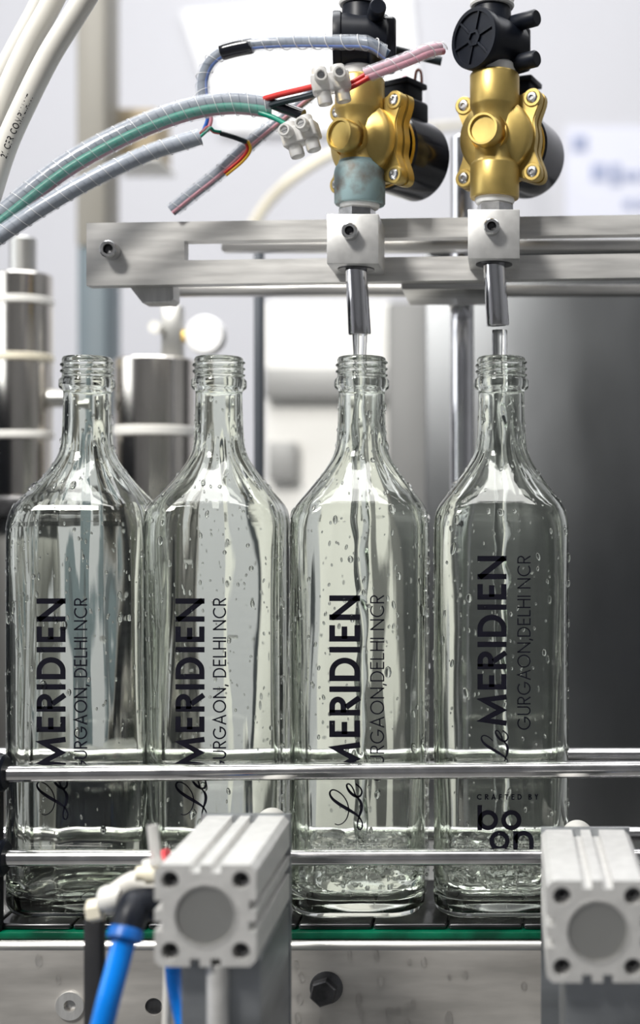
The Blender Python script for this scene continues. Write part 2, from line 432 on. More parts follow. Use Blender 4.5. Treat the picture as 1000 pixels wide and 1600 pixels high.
def bottle_mesh():
    N = 120; rows = []
    def row(z, fr): rows.append([V(fr(2 * PI * k / N) * math.cos(2 * PI * k / N), fr(2 * PI * k / N) * math.sin(2 * PI * k / N), z) for k in range(N)])
    # outer skin, upwards (smooth interpolation between the listed rings)
    zs = []
    for (z0, a0, r0), (z1, a1, r1) in zip(OUT, OUT[1:]):
        n = 3 if (196 <= z0 < 240) else 1
        for k in range(n): zs.append(z0 + (z1 - z0) * k / n)
    cat = catmull([V(z, a, r) for z, a, r in OUT], 1)
    row(1.6, lambda th: 6.0); row(1.0, lambda th: 14.0)
    for z in zs:
        a, r = out_at(z); row(z, lambda th, a=a, r=r: ring_r(a, r, th))
    z = 272.4
    while z < 281.6:                                        # screw thread: a helical ridge
        e = min(1, max(0, (z - 272.4) / 0.8)) * min(1, max(0, (281.6 - z) / 0.7))
        row(z, lambda th, z=z, e=e: 12.55 + 1.0 * e * max(0, math.cos(2 * PI * ((z - 273.6) / 3.3 - th / (2 * PI)))) ** 0.7)
        z += 0.3
    for z, r in ((281.7, 12.5), (282.4, 12.3), (282.9, 11.8), (283.1, 11.2), (283.0, 10.6), (282.5, 10.1), (281.5, 9.8), (278, 9.7), (265, 9.5), (250, 9.6)):
        row(z, lambda th, r=r: r)
    # inner skin, downwards, of uneven thickness
    zi = [244, 239, 235, 232, 229, 226, 223, 220, 217, 214, 211, 208, 205, 202, 199, 195, 188, 175, 160, 145, 130, 115, 100, 85, 70, 55, 40, 28, 20, 15, 12, 10]
    for z in zi:
        a, r = out_at(z)
        wall = 2.6 + 0.6 * max(0, min(1, (30 - z) / 18))
        if z > 195: wall += 0.5 * math.exp(-((z - 205) / 6) ** 2)
        ai = a - wall; ri = max(2, r - wall * 0.8)
        e = 0.0 if z > 240 else 1.0
        if z <= 20: ai -= (20 - z) ** 2 * 0.035
        def fr(th, ai=ai, ri=ri, z=z, e=e):
            q = ring_r(ai, ri, th)
            nz_ = noise.noise(V(math.cos(th) * 2.6, math.sin(th) * 2.6, z * 0.012)) + 0.5 * noise.noise(V(math.cos(th) * 6, math.sin(th) * 6, z * 0.02 + 9))
            return q + 0.85 * e * nz_
        row(z, fr)
    row(8.6, lambda th: ring_r(25, 13, th)); row(8.8, lambda th: 14); row(9.6, lambda th: 5)
    b = MB(); n = len(rows)
    vs_ = [v for r in rows for v in r]; fs = []
    for i in range(n - 1):
        for k in range(N):
            k2 = (k + 1) % N; fs.append((i * N + k, i * N + k2, (i + 1) * N + k2, (i + 1) * N + k))
    vs_ += [V(0, 0, 1.7), V(0, 0, 9.8)]
    for k in range(N):
        k2 = (k + 1) % N; fs.append((len(vs_) - 2, k2, k)); fs.append(((n - 1) * N + k, (n - 1) * N + k2, len(vs_) - 1))
    b.add(vs_, fs)
    return b.mesh('glass_body', 'bottle_glass', smooth=180)
GLASS = bottle_mesh()

def droplets(seed, n):
    r_ = random.Random(seed); b = MB()
    for i in range(n):
        th = r_.uniform(-PI, 0) if r_.random() < 0.72 else r_.uniform(0, PI)
        z = r_.choice([r_.uniform(6, 225), r_.uniform(20, 160), r_.uniform(150, 262)])
        s_ = min(1.9, 0.40 * math.exp(abs(r_.gauss(0, 0.65))))
        p = surf(th, z); e1 = surf(th + 0.01, z) - p; e2 = surf(th, min(z + 0.3, 271)) - p
        nn = e1.cross(e2).normalized(); t2 = e2.normalized(); t1 = t2.cross(nn)
        M = Matrix((t1, t2, nn)).transposed()
        lean = Matrix.Rotation(r_.uniform(-.35, .35), 3, 'Z')
        b.sphere(p + nn * s_ * 0.12, s_ * r_.uniform(.7, 1), s_ * r_.uniform(1, 1.9), s_ * 0.55, 8, 6, rot=M @ lean)
    return b
BOT = [  # neck centre px, label, text shift x, z of the line's end, scale, has maker mark
    (136, 'empty clear glass bottle at the left end of the row', 0.0, 160, 1.0, 0),
    (342, 'empty clear glass bottle, second in the row, left of the two being filled', 0.0, 160, 1.0, 0),
    (565, 'clear glass bottle being filled by the left nozzle, third in the row', 2.6, 161.5, 1.06, 0),
    (783, 'clear glass bottle under the right nozzle, with a round maker mark low on its front', 2.3, 181, 1.0, 1)]
BX = []
for i, (px, lab, tx, zend, k, mk) in enumerate(BOT):
    X = (px - 790) / 3.0; BX.append(X)
    t = thing('glass_bottle', lab, 'bottle', (X, 0, 0.0), 0, 'glass bottles on the conveyor')
    g = bpy.data.objects.new('glass_body', GLASS); C.objects.link(g); g.parent = t
    YF = -A_BODY - 0.22
    cap = 14.4 * k; L = 84.0 * k; z0 = zend - L; xb = 0.5 + tx
    def f1(u, v, cap=cap, z0=z0, xb=xb): return V(xb - v * cap, YF, z0 + u * cap)
    b = MB(); text_mesh(b, 'MERIDIEN', 0.185, 0.155, L / cap, f1); script_mesh(b, f1, 0.98 if not mk else 0.86, -0.02 if not mk else 0.06, 0 if not mk else 8)
    b.build('name_lettering', 'ink', t, True, 0, False)['label'] = 'black lettering running up the bottle front'
    c2 = 6.6 * k; L2 = (86.5 if not mk else 86) * k; xb2 = 11.2 + tx + (1.2 if i >= 2 else 0); z2 = zend - L2
    def f2(u, v, c2=c2, z2=z2, xb2=xb2): return V(xb2 - v * c2, YF, z2 + u * c2)
    b = MB(); text_mesh(b, 'GURGAON, DELHI NCR' if i < 2 else 'GURGAON,DELHI NCR', 0.115 if i < 2 else 0.095, 0.15, L2 / c2, f2, 0.25)
    b.build('place_lettering', 'ink', t, True, 0, False)['label'] = 'thin black place name beside the larger lettering'
    if mk:
        s4 = 632.8 / F_PX
        def f3(u, v): return V((u - 790) * s4 - X, YF, CAM_H - (v - 780) * s4)
        b = MB()
        text_mesh(b, 'CRAFTED BY', 0.2, 0.48, 96 / 8.6, lambda u, v: f3(745 + u * 8.6, 1249.5 - v * 8.6), 0.1)
        ow = 7.2
        b.ribbon([(749.6, 1258), (749.6, 1297)], ow, f3)
        b.ribbon(arc(762.5, 1281.5, 12.2, 12.2, 0, 352, 34), ow, f3, True)
        b.ribbon(arc(799, 1281.5, 12.2, 12.2, 0, 352, 34), ow, f3, True)
        b.ribbon(arc(780.5, 1314, 12.2, 12.2, 0, 352, 34), ow, f3, True)
        b.ribbon([(805.5, 1298.5), (805.5, 1330)], ow, f3)
        b.ribbon([(805.5, 1314)] + arc(818.0, 1314, 12.4, 12.4, 180, 360, 20) + [(830.4, 1330)], ow, f3)
        b.build('maker_lettering', 'ink', t, True, 0, False)['label'] = 'black maker mark of four round letters'
    o = droplets(20 + i, 620).build('water_droplets', 'droplet', t, True, 180, False); o['kind'] = 'stuff'

# water in the two bottles under the nozzles
def water_fill(i, X, level, seed, lab, nx):
    r_ = random.Random(seed); N = 64
    b = MB(); rows = []
    def rr(th, z, k): a, r = out_at(max(z, 12)); q = ring_r(a - 2.35 - (0.5 if z < 28 else 0) - max(0, 20 - z) ** 2 * 0.03, r - 2, th); return q * k
    for z, k in ((9.0, 0.72), (10.2, 0.86), (12, 0.95), (15, 1), (level * .55, 1), (level - 1, 1)):
        rows.append([V(rr(2 * PI * j / N, z, k) * math.cos(2 * PI * j / N), rr(2 * PI * j / N, z, k) * math.sin(2 * PI * j / N), z) for j in range(N)])
    for k in (0.94, 0.82, 0.68, 0.52, 0.36, 0.2):
        row = []
        for j in range(N):
            th = 2 * PI * j / N; q = rr(th, level, k); x, y = q * math.cos(th), q * math.sin(th)
            row.append(V(x, y, level + 3.2 * noise.noise(V(x * .09 + seed, y * .09, 3)) + 1.6 * noise.noise(V(x * .22, y * .22, seed)) - 4 * math.exp(-(k / .3) ** 2)))
        rows.append(row)
    vs_ = [v for r in rows for v in r]; fs = []
    for a in range(len(rows) - 1):
        for j in range(N): fs.append((a * N + j, a * N + (j + 1) % N, (a + 1) * N + (j + 1) % N, (a + 1) * N + j))
    fs.append(tuple(range(N))[::-1]); fs.append(tuple((len(rows) - 1) * N + j for j in range(N)))
    b.add(vs_, fs)
    t = thing('filling_water', lab, 'water', (X, 0, 9.0), kind='stuff')
    for v in b.v: v.z -= 9.0
    b.build('water_pool', 'water', t, True, 180)
    # the falling stream: a flattened, twisting jet
    top = 288.0; b = MB(); n = 20; m = 90; vs_ = []; fs = []
    for a in range(m + 1):
        f = a / m; z = top * (1 - f) + (level - 9 - 3) * f - (0 if True else 0) + (0)
        ph = f * 13 + seed; rad = 3.95 - 0.6 * min(1, f * 3) + 0.35 * noise.noise(V(0, seed, f * 30))
        ex = 1 + 0.34 * min(1, f * 8) * math.sin(f * 40 + seed); cx = nx * (1 - f) + 0.8 * math.sin(f * 9 + seed) * f; cyy = 0.6 * math.sin(f * 7) * f
        for j in range(n):
            an = 2 * PI * j / n; u, w = rad * ex * math.cos(an), rad / ex * math.sin(an)
            vs_.append(V(cx + u * math.cos(ph) - w * math.sin(ph), cyy + u * math.sin(ph) + w * math.cos(ph), z))
    for a in range(m):
        for j in range(n): fs.append((a * n + j, a * n + (j + 1) % n, (a + 1) * n + (j + 1) % n, (a + 1) * n + j))
    fs.append(tuple(range(n))[::-1]); fs.append(tuple(m * n + j for j in range(n)))
    b.add(vs_, fs); b.build('water_stream', 'water', t, True, 180)
    b = MB()
    for q in range(1100):
        th = r_.uniform(0, 2 * PI); k = math.sqrt(r_.random()) * 0.9
        z = 13 + (level - 14) * (r_.random() ** 0.55); s_ = min(2.2, 0.62 * math.exp(r_.gauss(0, 0.5)))
        q_ = rr(th, z, k); b.sphere((q_ * math.cos(th), q_ * math.sin(th), z - 9.0), s_, s_ * r_.uniform(.8, 1), s_ * r_.uniform(.7, 1), 8, 5)
    o = b.build('air_bubbles', 'bubble', t, True, 180, False); o['kind'] = 'stuff'
    b = MB()
    for q in range(900):
        th = r_.uniform(0, 2 * PI); k = math.sqrt(r_.random()) * 0.93
        z = 15 + (level - 15) * (r_.random() ** 0.5) + r_.uniform(0, 1.5); s_ = min(1.3, 0.4 * math.exp(r_.gauss(0, 0.45)))
        if noise.noise(V(math.cos(th) * k * 2.2 + seed, math.sin(th) * k * 2.2, z * .12)) < -0.08: continue
        q_ = rr(th, z, k); b.sphere((q_ * math.cos(th), q_ * math.sin(th), z - 9.0), s_, s_, s_ * .85, 7, 5)
    o = b.build('foam', 'foam', t, True, 180, False); o['kind'] = 'stuff'
water_fill(2, BX[2], 28, 3, 'bubbling water pouring into the third bottle of the row', -1.0)
water_fill(3, BX[3], 27, 11, 'bubbling water pouring into the bottle with the maker mark', -0.8)

# ------------------------------------------------------------------ conveyor
chain = thing('conveyor_chain', 'dark slatted conveyor chain carrying the bottle row', 'conveyor chain', (0, 0, -3.2))
slat = MB().box(-18.1, 18.1, -37, 37, -3.0, -0.02, 1.3, 3)
smesh = None
for k in range(-8, 9):
    x = -102.5 + k * 37.0 + 18.5 - 37 * 0
    if smesh is None: smesh = slat.mesh('slat', 'chain_plate')
    o = bpy.data.objects.new('slat', smesh); C.objects.link(o); o.parent = chain; o.location = (x / 1000, 0, 3.2 / 1000)
for yy in (-20, 20): MB().box(-440, 260, yy - 5, yy + 5, -10, -3.2, 1).build('chain_link_strip', 'dark_bolt', chain)
o = MB().box(-440, 260, -40.6, -28, -6.4, -3.1, 0.5).build('wear_strip', 'green_strip')
base(tag(o, 'thin dark green wear strip under the front edge of the conveyor chain', 'strip'))
fr_ = thing('conveyor', 'stainless steel side frame of the conveyor below the bottles', 'conveyor', (0, -40, -900))
def disc(cx, cz, r, n=28): return [(cx + r * math.cos(2 * PI * i / n), cz + r * math.sin(2 * PI * i / n)) for i in range(n)]
YFRM = -43.0
def PF(px, py, Y=YFRM): p = P(px, py, Y); return p.x, p.z
h1 = PF(110, 1571); h2 = PF(240, 1573)
MB().prism([(-440, -120), (260, -120), (260, -11.0), (-440, -11.0)], [disc(*h1, 3.0), disc(*h2, 4.2)], d0=YFRM, d1=YFRM + 3).build('side_plate', 'steel_side', fr_)
lip = [V(0, YFRM + 4.6 - 4.6 * math.cos(a), -11.0 + 4.6 * math.sin(a)) for a in [PI / 2 * k / 6 for k in range(7)]] + [V(0, -28, -6.4), V(0, -28, -8.4), V(0, -38, -8.4), V(0, -40, -11.0)]
b = MB(); n = len(lip)
b.add([V(-440, p.y, p.z) for p in lip] + [V(260, p.y, p.z) for p in lip], [(i, (i + 1) % n, n + (i + 1) % n, n + i) for i in range(n)] + [tuple(range(n)), tuple(range(n, 2 * n))])
b.build('folded_lip', 'steel', fr_)
MB().box(-440, 260, 40, 43, -120, -6.5, 0.8).build('rear_side_plate', 'steel_side', fr_)
MB().box(-440, 260, -40, 40, -60, -56, 0.5).build('cross_pan', 'steel_side', fr_)
for lx in (-420, 220):
    for ly in (-36, 36): MB().box(lx - 18, lx + 18, ly - 8, ly + 8, -900, -118, 2).build('leg', 'steel', fr_)
b = MB(); b.prism(disc(h1[0], h1[1], 6.9), [disc(h1[0], h1[1], 3.0)], d0=YFRM - 1.2, d1=YFRM + 0.2); b.build('washer', 'aluminium', fr_)
b = MB(); b.lathe([(0, -3), (4.2, -3), (4.2, 2), (0, 2)], (h2[0], YFRM + 4, h2[1]), (0, 1, 0), 24); b.build('socket_screw', 'dark_bolt', fr_)
b = MB(); b.lathe([(0, -2), (3, -2), (3, 2), (0, 2)], (h1[0], YFRM + 4, h1[1]), (0, 1, 0), 24); b.build('screw', 'bolt_steel', fr_)
hb = PF(507, 1546)
b = MB(); b.lathe([(0, 0), (7.9, 0), (8.1, 0.8), (7.0, 1.3), (0, 1.3)], (hb[0] + 1.0, YFRM, hb[1] + 1), (0, -1, 0), 30); b.build('bolt_shadow_disc', 'dark_bolt', fr_)  # dark disc set off-centre, stands in for the shadowed hole behind the bolt
b = MB(); b.lathe([(0, 0), (6.7, 0), (6.7, 4.4), (5.9, 5.2), (0, 5.2)], (hb[0], YFRM - 1.2, hb[1]), (0, -1, 0), 6, 0.3); hbo = b.build('hex_bolt', 'dark_bolt', fr_, smooth=20)
b = MB()
for px, py in ((640, 1502), (664, 1503), (728, 1523), (702, 1526), (595, 1533), (562, 1562), (565, 1586), (610, 1583), (623, 1578), (635, 1574), (645, 1569), (503, 1594), (636, 1599), (462, 1507), (470, 1526), (468, 1560), (545, 1490), (590, 1493), (820, 1540), (60, 1500), (90, 1530), (465, 1590), (700, 1590)):
    x, z = PF(px + rnd.uniform(-2, 2), py); s_ = rnd.uniform(1.1, 2.3)
    b.sphere((x, YFRM - 0.15, z), s_ * .9, s_ * .55, s_ * rnd.uniform(1.2, 1.8), 9, 6)
b.build('water_droplets', 'droplet', fr_, smooth=180)['kind'] = 'stuff'

# guide rails
def rod(name, a, c, r, m, n=24):
    d = (c - a).normalized()
    L = (c - a).length; b = MB(); b.lathe([(0, 0), (r - .6, 0), (r, .6), (r, L - .6), (r - .6, L), (0, L)], a, d, n); return b
YR = -A_BODY - 4.6
for nm, lab, py0, py1, r, px0 in (('guide_rail', 'upper polished steel guide rail in front of the bottles', 1209, 1200.5, 4.15, 8), ('guide_rail', 'lower polished steel guide rail in front of the bottles', 1340.5, 1338.5, 4.15, 8)):
    a = P(px0, py0, YR); c = P(1080, py1, YR)
    o = rod(nm, a, c, r, 'rail_steel').build(nm, 'rail_steel')
    base(tag(o, lab, 'rail', 'guide rails'))
for lab, py, x0, x1 in (('upper steel guide rail behind the bottles', 1180, -380, 140), ('lower steel guide rail behind the bottles', 1303, -380, 140)):
    z = P(500, py, 39).z
    o = rod('guide_rail', V(x0, 38.8, z), V(x1, 38.8, z), 4.2, 'rail_steel').build('guide_rail', 'rail_steel'); base(tag(o, lab, 'rail', 'guide rails'))
b = MB()
cl = thing('rail_clamp', 'black plastic clamp holding the left ends of the front guide rails', 'clamp', (P(-6, 1300, YR).x, YR, -60))
for py in (1208, 1340):
    p = P(-10, py, YR); b = MB()
    b.lathe([(0, -6.5), (7, -6.5), (9, -5), (9, 5.2), (7.6, 6.4), (0, 6.4)], p, (1, 0, 0), 28)
    b.build('clamp_head', 'black_plastic', cl)
xx = P(-12, 1300, YR).x
MB().box(xx - 6, xx + 4.2, YR - 3.2, YR + 5, -60, 84, 1.5).build('clamp_post', 'black_rubber', cl)
cb = thing('rear_rail_post', 'dark steel post holding the rear guide rails at their left end', 'post', (-378, 50, -100))
MB().box(-384, -372, 48, 58, -100, 90, 1.2).build('post', 'dark_bolt', cb)

# black drive unit behind the first bottle
mo = thing('drive_housing', 'black drive housing standing behind the leftmost bottle', 'motor', (-236, 95, -60))
MB().box(-262, -203, 62, 140, -60, 55, 7, 4).build('housing', 'black_plastic', mo)
b = MB(); b.lathe([(0, 0), (20, 0), (22, 2), (22, 7), (18, 9), (0, 9)], (-230, 100, 54), (0, 0, 1), 36); b.build('cap', 'far_steel', mo)

# ------------------------------------------------------------------ filler head
SL = 0.015
def sl(x): return (x + 223) * SL
pl = thing('slotted_mounting_plate', 'long slotted aluminium plate carrying both filling nozzles', 'plate', (-150, 19, P(235, 447, 15).z))
zt = P(135, 348.5, 15).z; zb = P(135, 446.5, 15).z
zs1 = zt - 10.3; zs0 = zb + 12.8
xl = P(135, 400, 15).x; xs = P(288, 400, 15).x
def pf(a, bb, d): return V(a, d, bb + sl(a))
b = MB()
o_ = [(xl, zb), (300, zb), (300, zt), (xl, zt)]
b.prism(o_, [[(xs, zs0), (280, zs0), (280, zs1), (xs, zs1)]], pf, 15, 24)
b.build('slotted_bar', 'plate_alu', pl)
def cap_screw(parent, p, r=4.1, h=7.0, m='bolt_steel', local=False, ax=(0, -1, 0)):
    b = MB(); b.lathe([(0, 0), (r, 0), (r, h - .5), (r - .5, h), (r * .58, h), (r * .55, h - .2)], p, ax, 28)
    s1 = b.build('cap_screw', m, parent, local)
    ax = Vector(ax); b = MB(); b.lathe([(r * .58, 0), (r * .5, -2.6), (0, -2.9)], Vector(p) + ax * (h - .1), ax, 6, 0.2)
    k = b.build('hex_socket', 'dark_bolt', s1, local, smooth=0)
    return s1
cap_screw(pl, P(176, 393.5, 15) , 4.6, 8.5)
un = thing('clamp_foot', 'chamfered steel clamp foot under the left end of the slotted plate', 'clamp', (P(235, 478, 30).x, 30, P(235, 478, 30).z))
a0 = P(198, 452, 26); a1 = P(272, 474, 26)
b = MB(); b.prism([(a0.x, a0.z + 2.5), (a0.x + 3, a0.z), (a0.x + 9, a1.z), (a1.x - 2, a1.z), (a1.x, a1.z + 2), (a1.x, a0.z + 2.5)], d0=24.2, d1=38); b.build('clamp_foot_body', 'aluminium', un)
rb = thing('rear_filler_bars', 'pair of steel bars running behind the slotted plate', 'bar', (-40, 84, P(345, 464, 80).z))
for y0, y1, xq in ((376, 394, 345), (447, 463, 268)):
    p0 = P(xq, y1, 80); p1 = P(345, y0, 80)
    MB().box(p0.x, 300, 80, 90, p0.z + 1, p1.z + 1, 1.0).build('steel_bar', 'steel', rb)
cc = P(706, 455, 60)
MB().box(cc.x - 26, cc.x + 22, 24.2, 80, cc.z - 5, cc.z + 4, 1.5).build('cross_bar', 'steel', rb)
so = rod('support_rod', V(P(722, 500, 150).x, 150, -900), V(P(722, 500, 150).x, 150, P(722, 215, 150).z), 7.4, 'chrome', 32)
so.box(P(722, 500, 150).x - 6, P(722, 500, 150).x + 6, 90, 146, cc.z - 4, cc.z + 4, 1)
base(tag(so.build('support_rod', 'chrome'), 'tall polished steel rod behind the two filled bottles', 'rod'))
b = MB().box(P(397, 500, 180).x, P(411, 500, 180).x, 178, 186, -900, P(400, 384, 180).z, 1)
base(tag(b.build('door_edge_post', 'post_paint'), 'thin dark upright post rising behind the second bottle', 'post'))

def nozzle_unit(px, py_t, py_b, nx, ny_b, lab, tilt):
    YB = -17.0
    c = P(px, (py_t + py_b) / 2, YB); w = 13.2
    zt_ = P(px, py_t, YB).z; zb_ = P(px, py_b, YB).z
    t = thing('nozzle_block', lab, 'nozzle', (c.x, 0, zb_), group='filling nozzles')
    b = MB().box(c.x - w, c.x + w, YB, 15, zb_, zt_, 0.5, 2)
    b.box(c.x - w + 3, c.x + w - 3, 14, 25, zs0 + sl(c.x) + .2, zs1 + sl(c.x) - .2, 0.3)
    b.build('block', 'block_alu', t)
    b = MB(); b.lathe([(0, -0.6), (9.5, -0.6), (9.5, .3), (0, .3)], (c.x, -2, zb_), (0, 0, 1), 32); b.build('bore', 'dark_bolt', t)
    cap_screw(t, V(c.x - 1.0, YB, P(px, py_t + 30, YB).z), 4.0, 6.2)
    n0 = V(c.x, -2, zb_ - 0.5); n1 = V(nx, 0, P(px, ny_b, 0).z)
    d = (n1 - n0).normalized(); L = (n1 - n0).length
    b = MB(); b.lathe([(0, 0), (5.6, 0), (5.9, L - .8), (5.5, L), (4.1, L), (4.1, L - 6), (0, L - 6)], n0, d, 36); b.build('nozzle_tube', 'chrome', t)
    b = MB(); b.lathe([(0, 0), (9.8, 0), (9.8, 5.4), (9.2, 6.2), (0, 6.2)], (c.x + 0.5, -1, zt_), (0, 0, 1), 6, 0.35 + tilt); b.build('hex_nut', 'bolt_steel', t, smooth=15)
    return c.x, zt_
bx3, bz3 = nozzle_unit(551, 334, 412, (562 - 790) / 3.0, 523, 'aluminium nozzle block with steel spout above the third bottle', 0.0)
bx4, bz4 = nozzle_unit(771.5, 327, 404, (778 - 790) / 3.0, 509, 'aluminium nozzle block with steel spout above the rightmost bottle', 0.4)

# solenoid valves, local: pipe axis on z, front is -y
def valve(x, z, yaw, lab, stained):
    t = thing('solenoid_valve', lab, 'valve', (x, -1, z), yaw, 'brass solenoid valves')
    H = 31.0
    m = 'brass'
    b = MB()
    b.lathe([(8, 9), (12.4, 9), (12.8, 9.8), (12.8, 25.5), (12.2, 27), (10.6, 28.6), (10.3, 38), (10.6, 50), (11.4, 54.4), (12.6, 56), (12.9, 57.2), (12.9, 72.6), (12.3, 73.6), (9, 73.6), (9, 69)], (0, 0, 0), (0, 0, 1), 48)
    b.lathe([(10.2, 2), (10.2, -1), (10, -9)], (0, 0, 41), (0, 1, 0), 40)
    b.build('pipe_body', m, t, True, 50)
    if stained:
        b = MB(); b.lathe([(12.7, 8.2), (13.2, 9), (13.3, 24.6), (12.7, 27), (11.2, 29), (10.8, 30.5)], (0, 0, 0), (0, 0, 1), 48)
        b.lathe([(12.7, 8.2), (9, 8.2)], (0, 0, 0), (0, 0, 1), 48); b.build('corroded_port', 'verdigris', t, True, 50)['label'] = 'blue-green corroded lower port'
    b = MB(); b.lathe([(19.8, 6), (19.8, 0.4), (19.2, -0.8), (17.6, -1.8), (13.5, -4.6), (8, -6.6), (0, -7)], (0, 0, 41.5), (0, 1, 0), 56); b.build('diaphragm_dome', m, t, True, 60)
    b = MB(); b.lathe([(8.4, -6), (8.4, -16.4), (8.0, -17), (6.9, -17), (6.5, -15.6), (0, -15.4)], (0, 0, 41), (0, 1, 0), 40)
    b.build('front_boss', m, t, True, 40)
    # four-eared flange: outline from a smooth polar function
    def outline(k, e):
        pts = []
        for i in range(120):
            a = 2 * PI * i / 120
            q = 20.8 + 11.2 * (abs(math.sin(2 * a)) ** 7)
            pts.append(((q * k + e) * math.cos(a), 41.5 + (q * k + e) * math.sin(a)))
        return pts
    def ears(k):
        return outline(1.0, k)
    for nm, d0, d1, k, mm in (('front_flange', 4.5, 9.6, 0.0, m), ('gasket', 9.6, 10.4, -0.9, 'black_rubber'), ('rear_flange', 10.4, 15.5, 0.2, m)):
        b = MB(); b.prism(ears(k - .7), (), d0=d0 - 0.0, d1=d0 + .7); b.prism(ears(k), (), d0=d0 + .7, d1=d1); b.build(nm, mm, t, True, 50)
    for sx in (-1, 1):
        for sz in (-1, 1):
            p = V(sx * 19.2, 4.5, 41.5 + sz * 19.2)
            b = MB(); b.lathe([(4.9, 2.4), (4.9, -0.2), (4.4, -0.8), (3.1, -0.8), (2.9, 0.4)], p, (0, 1, 0), 24); b.build('ear', m, t, True)
            b = MB(); b.lathe([(2.9, 0.6), (2.9, -0.9), (2.3, -1.5), (1.4, -1.6), (1.2, -0.6), (0, -0.6)], p, (0, 1, 0), 20); b.build('flange_screw', 'bolt_steel', t, True)
    b = MB(); b.lathe([(0, 15.5), (13, 15.5), (13, 20), (20, 20), (21.6, 21.6), (21.6, 50), (20, 52), (8, 52), (7, 56), (0, 56)], (0, 0, 41.5), (0, 1, 0), 48)
    coil = b.build('solenoid_coil', 'black_gloss', t, True)
    b = MB(); b.box(-11, 11, 26, 46, 59, 71, 2, 3).box(-9, 9, 28, 44, 70, 81, 2.4, 3).box(-10.5, 10.5, 27, 45, 78, 81, .6); b.build('coil_connector', 'black_plastic', coil, True)
    b = MB(); b.lathe([(20.2, 18.5), (20.6, 18.5), (20.6, 20.5), (20.2, 20.5)], (0, 0, 41.5), (0, 1, 0), 40); b.build('yellow_label_band', 'wire_yellow', coil, True)
    b = MB(); b.lathe([(0, 6.2), (9.6, 6.2), (10.2, 7), (10.4, 8), (10.1, 9), (10.3, 9.8), (0, 10)], (0, 0, 0), (0, 0, 1), 32); b.build('thread_tape', 'ptfe', t, True)
    b = MB(); b.lathe([(0, 72.6), (10.8, 73), (11.3, 74.6), (11.0, 76), (11.1, 77.6), (10, 79), (0, 79)], (0, 0, 0), (0, 0, 1), 32); b.build('thread_tape', 'ptfe', t, True)
    return t
v3 = valve(bx3 + 1.8, bz3, math.radians(-33), 'brass solenoid valve with a blue-green corroded lower port, above the left nozzle', True)
v4 = valve(bx4 + 0.3, bz4 + .2, math.radians(-21), 'clean brass solenoid valve above the right nozzle', False)

# flow sensors on top of the valves
def sensor(x, z, yaw, lab, side):
    t = thing('flow_sensor', lab, 'flow sensor', (x, -1, z), yaw, 'black flow sensors')
    b = MB(); b.lathe([(9.6, 0), (9.9, .5), (9.9, 34), (9, 36), (0, 36)], (0, 0, 0), (0, 0, 1), 36); b.lathe([(0, 0), (9.6, 0)], (0, 0, 0), (0, 0, 1), 36)
    b.build('pipe', 'black_plastic', t, True)
    b = MB(); b.lathe([(0, -13.2), (13.2, -13.2), (13.4, -14.4), (15.4, -14.4), (15.8, -13.6), (15.8, -10.5), (14.9, -9.8), (14.9, 13), (14, 14), (0, 14)], (0, 0, 16), (0, 1, 0), 48)
    drum = b.build('turbine_housing', 'black_plastic', t, True)
    b = MB()
    for k in range(6):
        a = k * PI / 3 + 0.25; d = V(math.cos(a), 0, math.sin(a))
        mtx = Matrix.Translation(V(0, -13.6, 16)) @ Matrix.Rotation(-a, 4, 'Y')
        b = MB(); b.box(4.2, 13.4, -.7, .5, -.6, .6, .15, 1, mtx); b.build('spoke', 'black_plastic', drum, True)
    b = MB(); b.lathe([(3.0, .3), (3.0, -1.0), (4.5, -1.0), (4.5, .3)], (0, -13.4, 16), (0, 1, 0), 6); b.build('hub_ring', 'black_plastic', drum, True, 20)
    for zz in (6, 27):
        b = MB(); b.lathe([(0, 0), (4.1, 0), (4.3, .5), (4.3, 15.5), (3.6, 16.5), (0, 16.5)], (7, 7, zz), (1, 0.1, 0), 20); b.build('screw_lug', 'black_plastic', t, True)
    b = MB(); b.box(-12, 12, 10, 18, 4, 27, 2, 3); b.build('sensor_cover', 'black_gloss', t, True)
    b = MB(); b.lathe([(0, 35.5), (11, 35.5), (11.6, 36.5), (11.2, 38.4), (11.6, 39.6), (11.6, 48), (7.5, 50), (7.5, 92), (0, 92)], (0, 0, 0), (0, 0, 1), 32); b.build('white_fitting', 'white_plastic', t, True)
    return t
sensor(bx3 + 2.5, bz3 + 76, math.radians(-84), 'black plastic flow sensor above the valve with the corroded port', 1)
sensor(bx4 - 1.0, bz4 + 73, math.radians(-42), 'black plastic flow sensor with a round spoked cover facing left', 1)

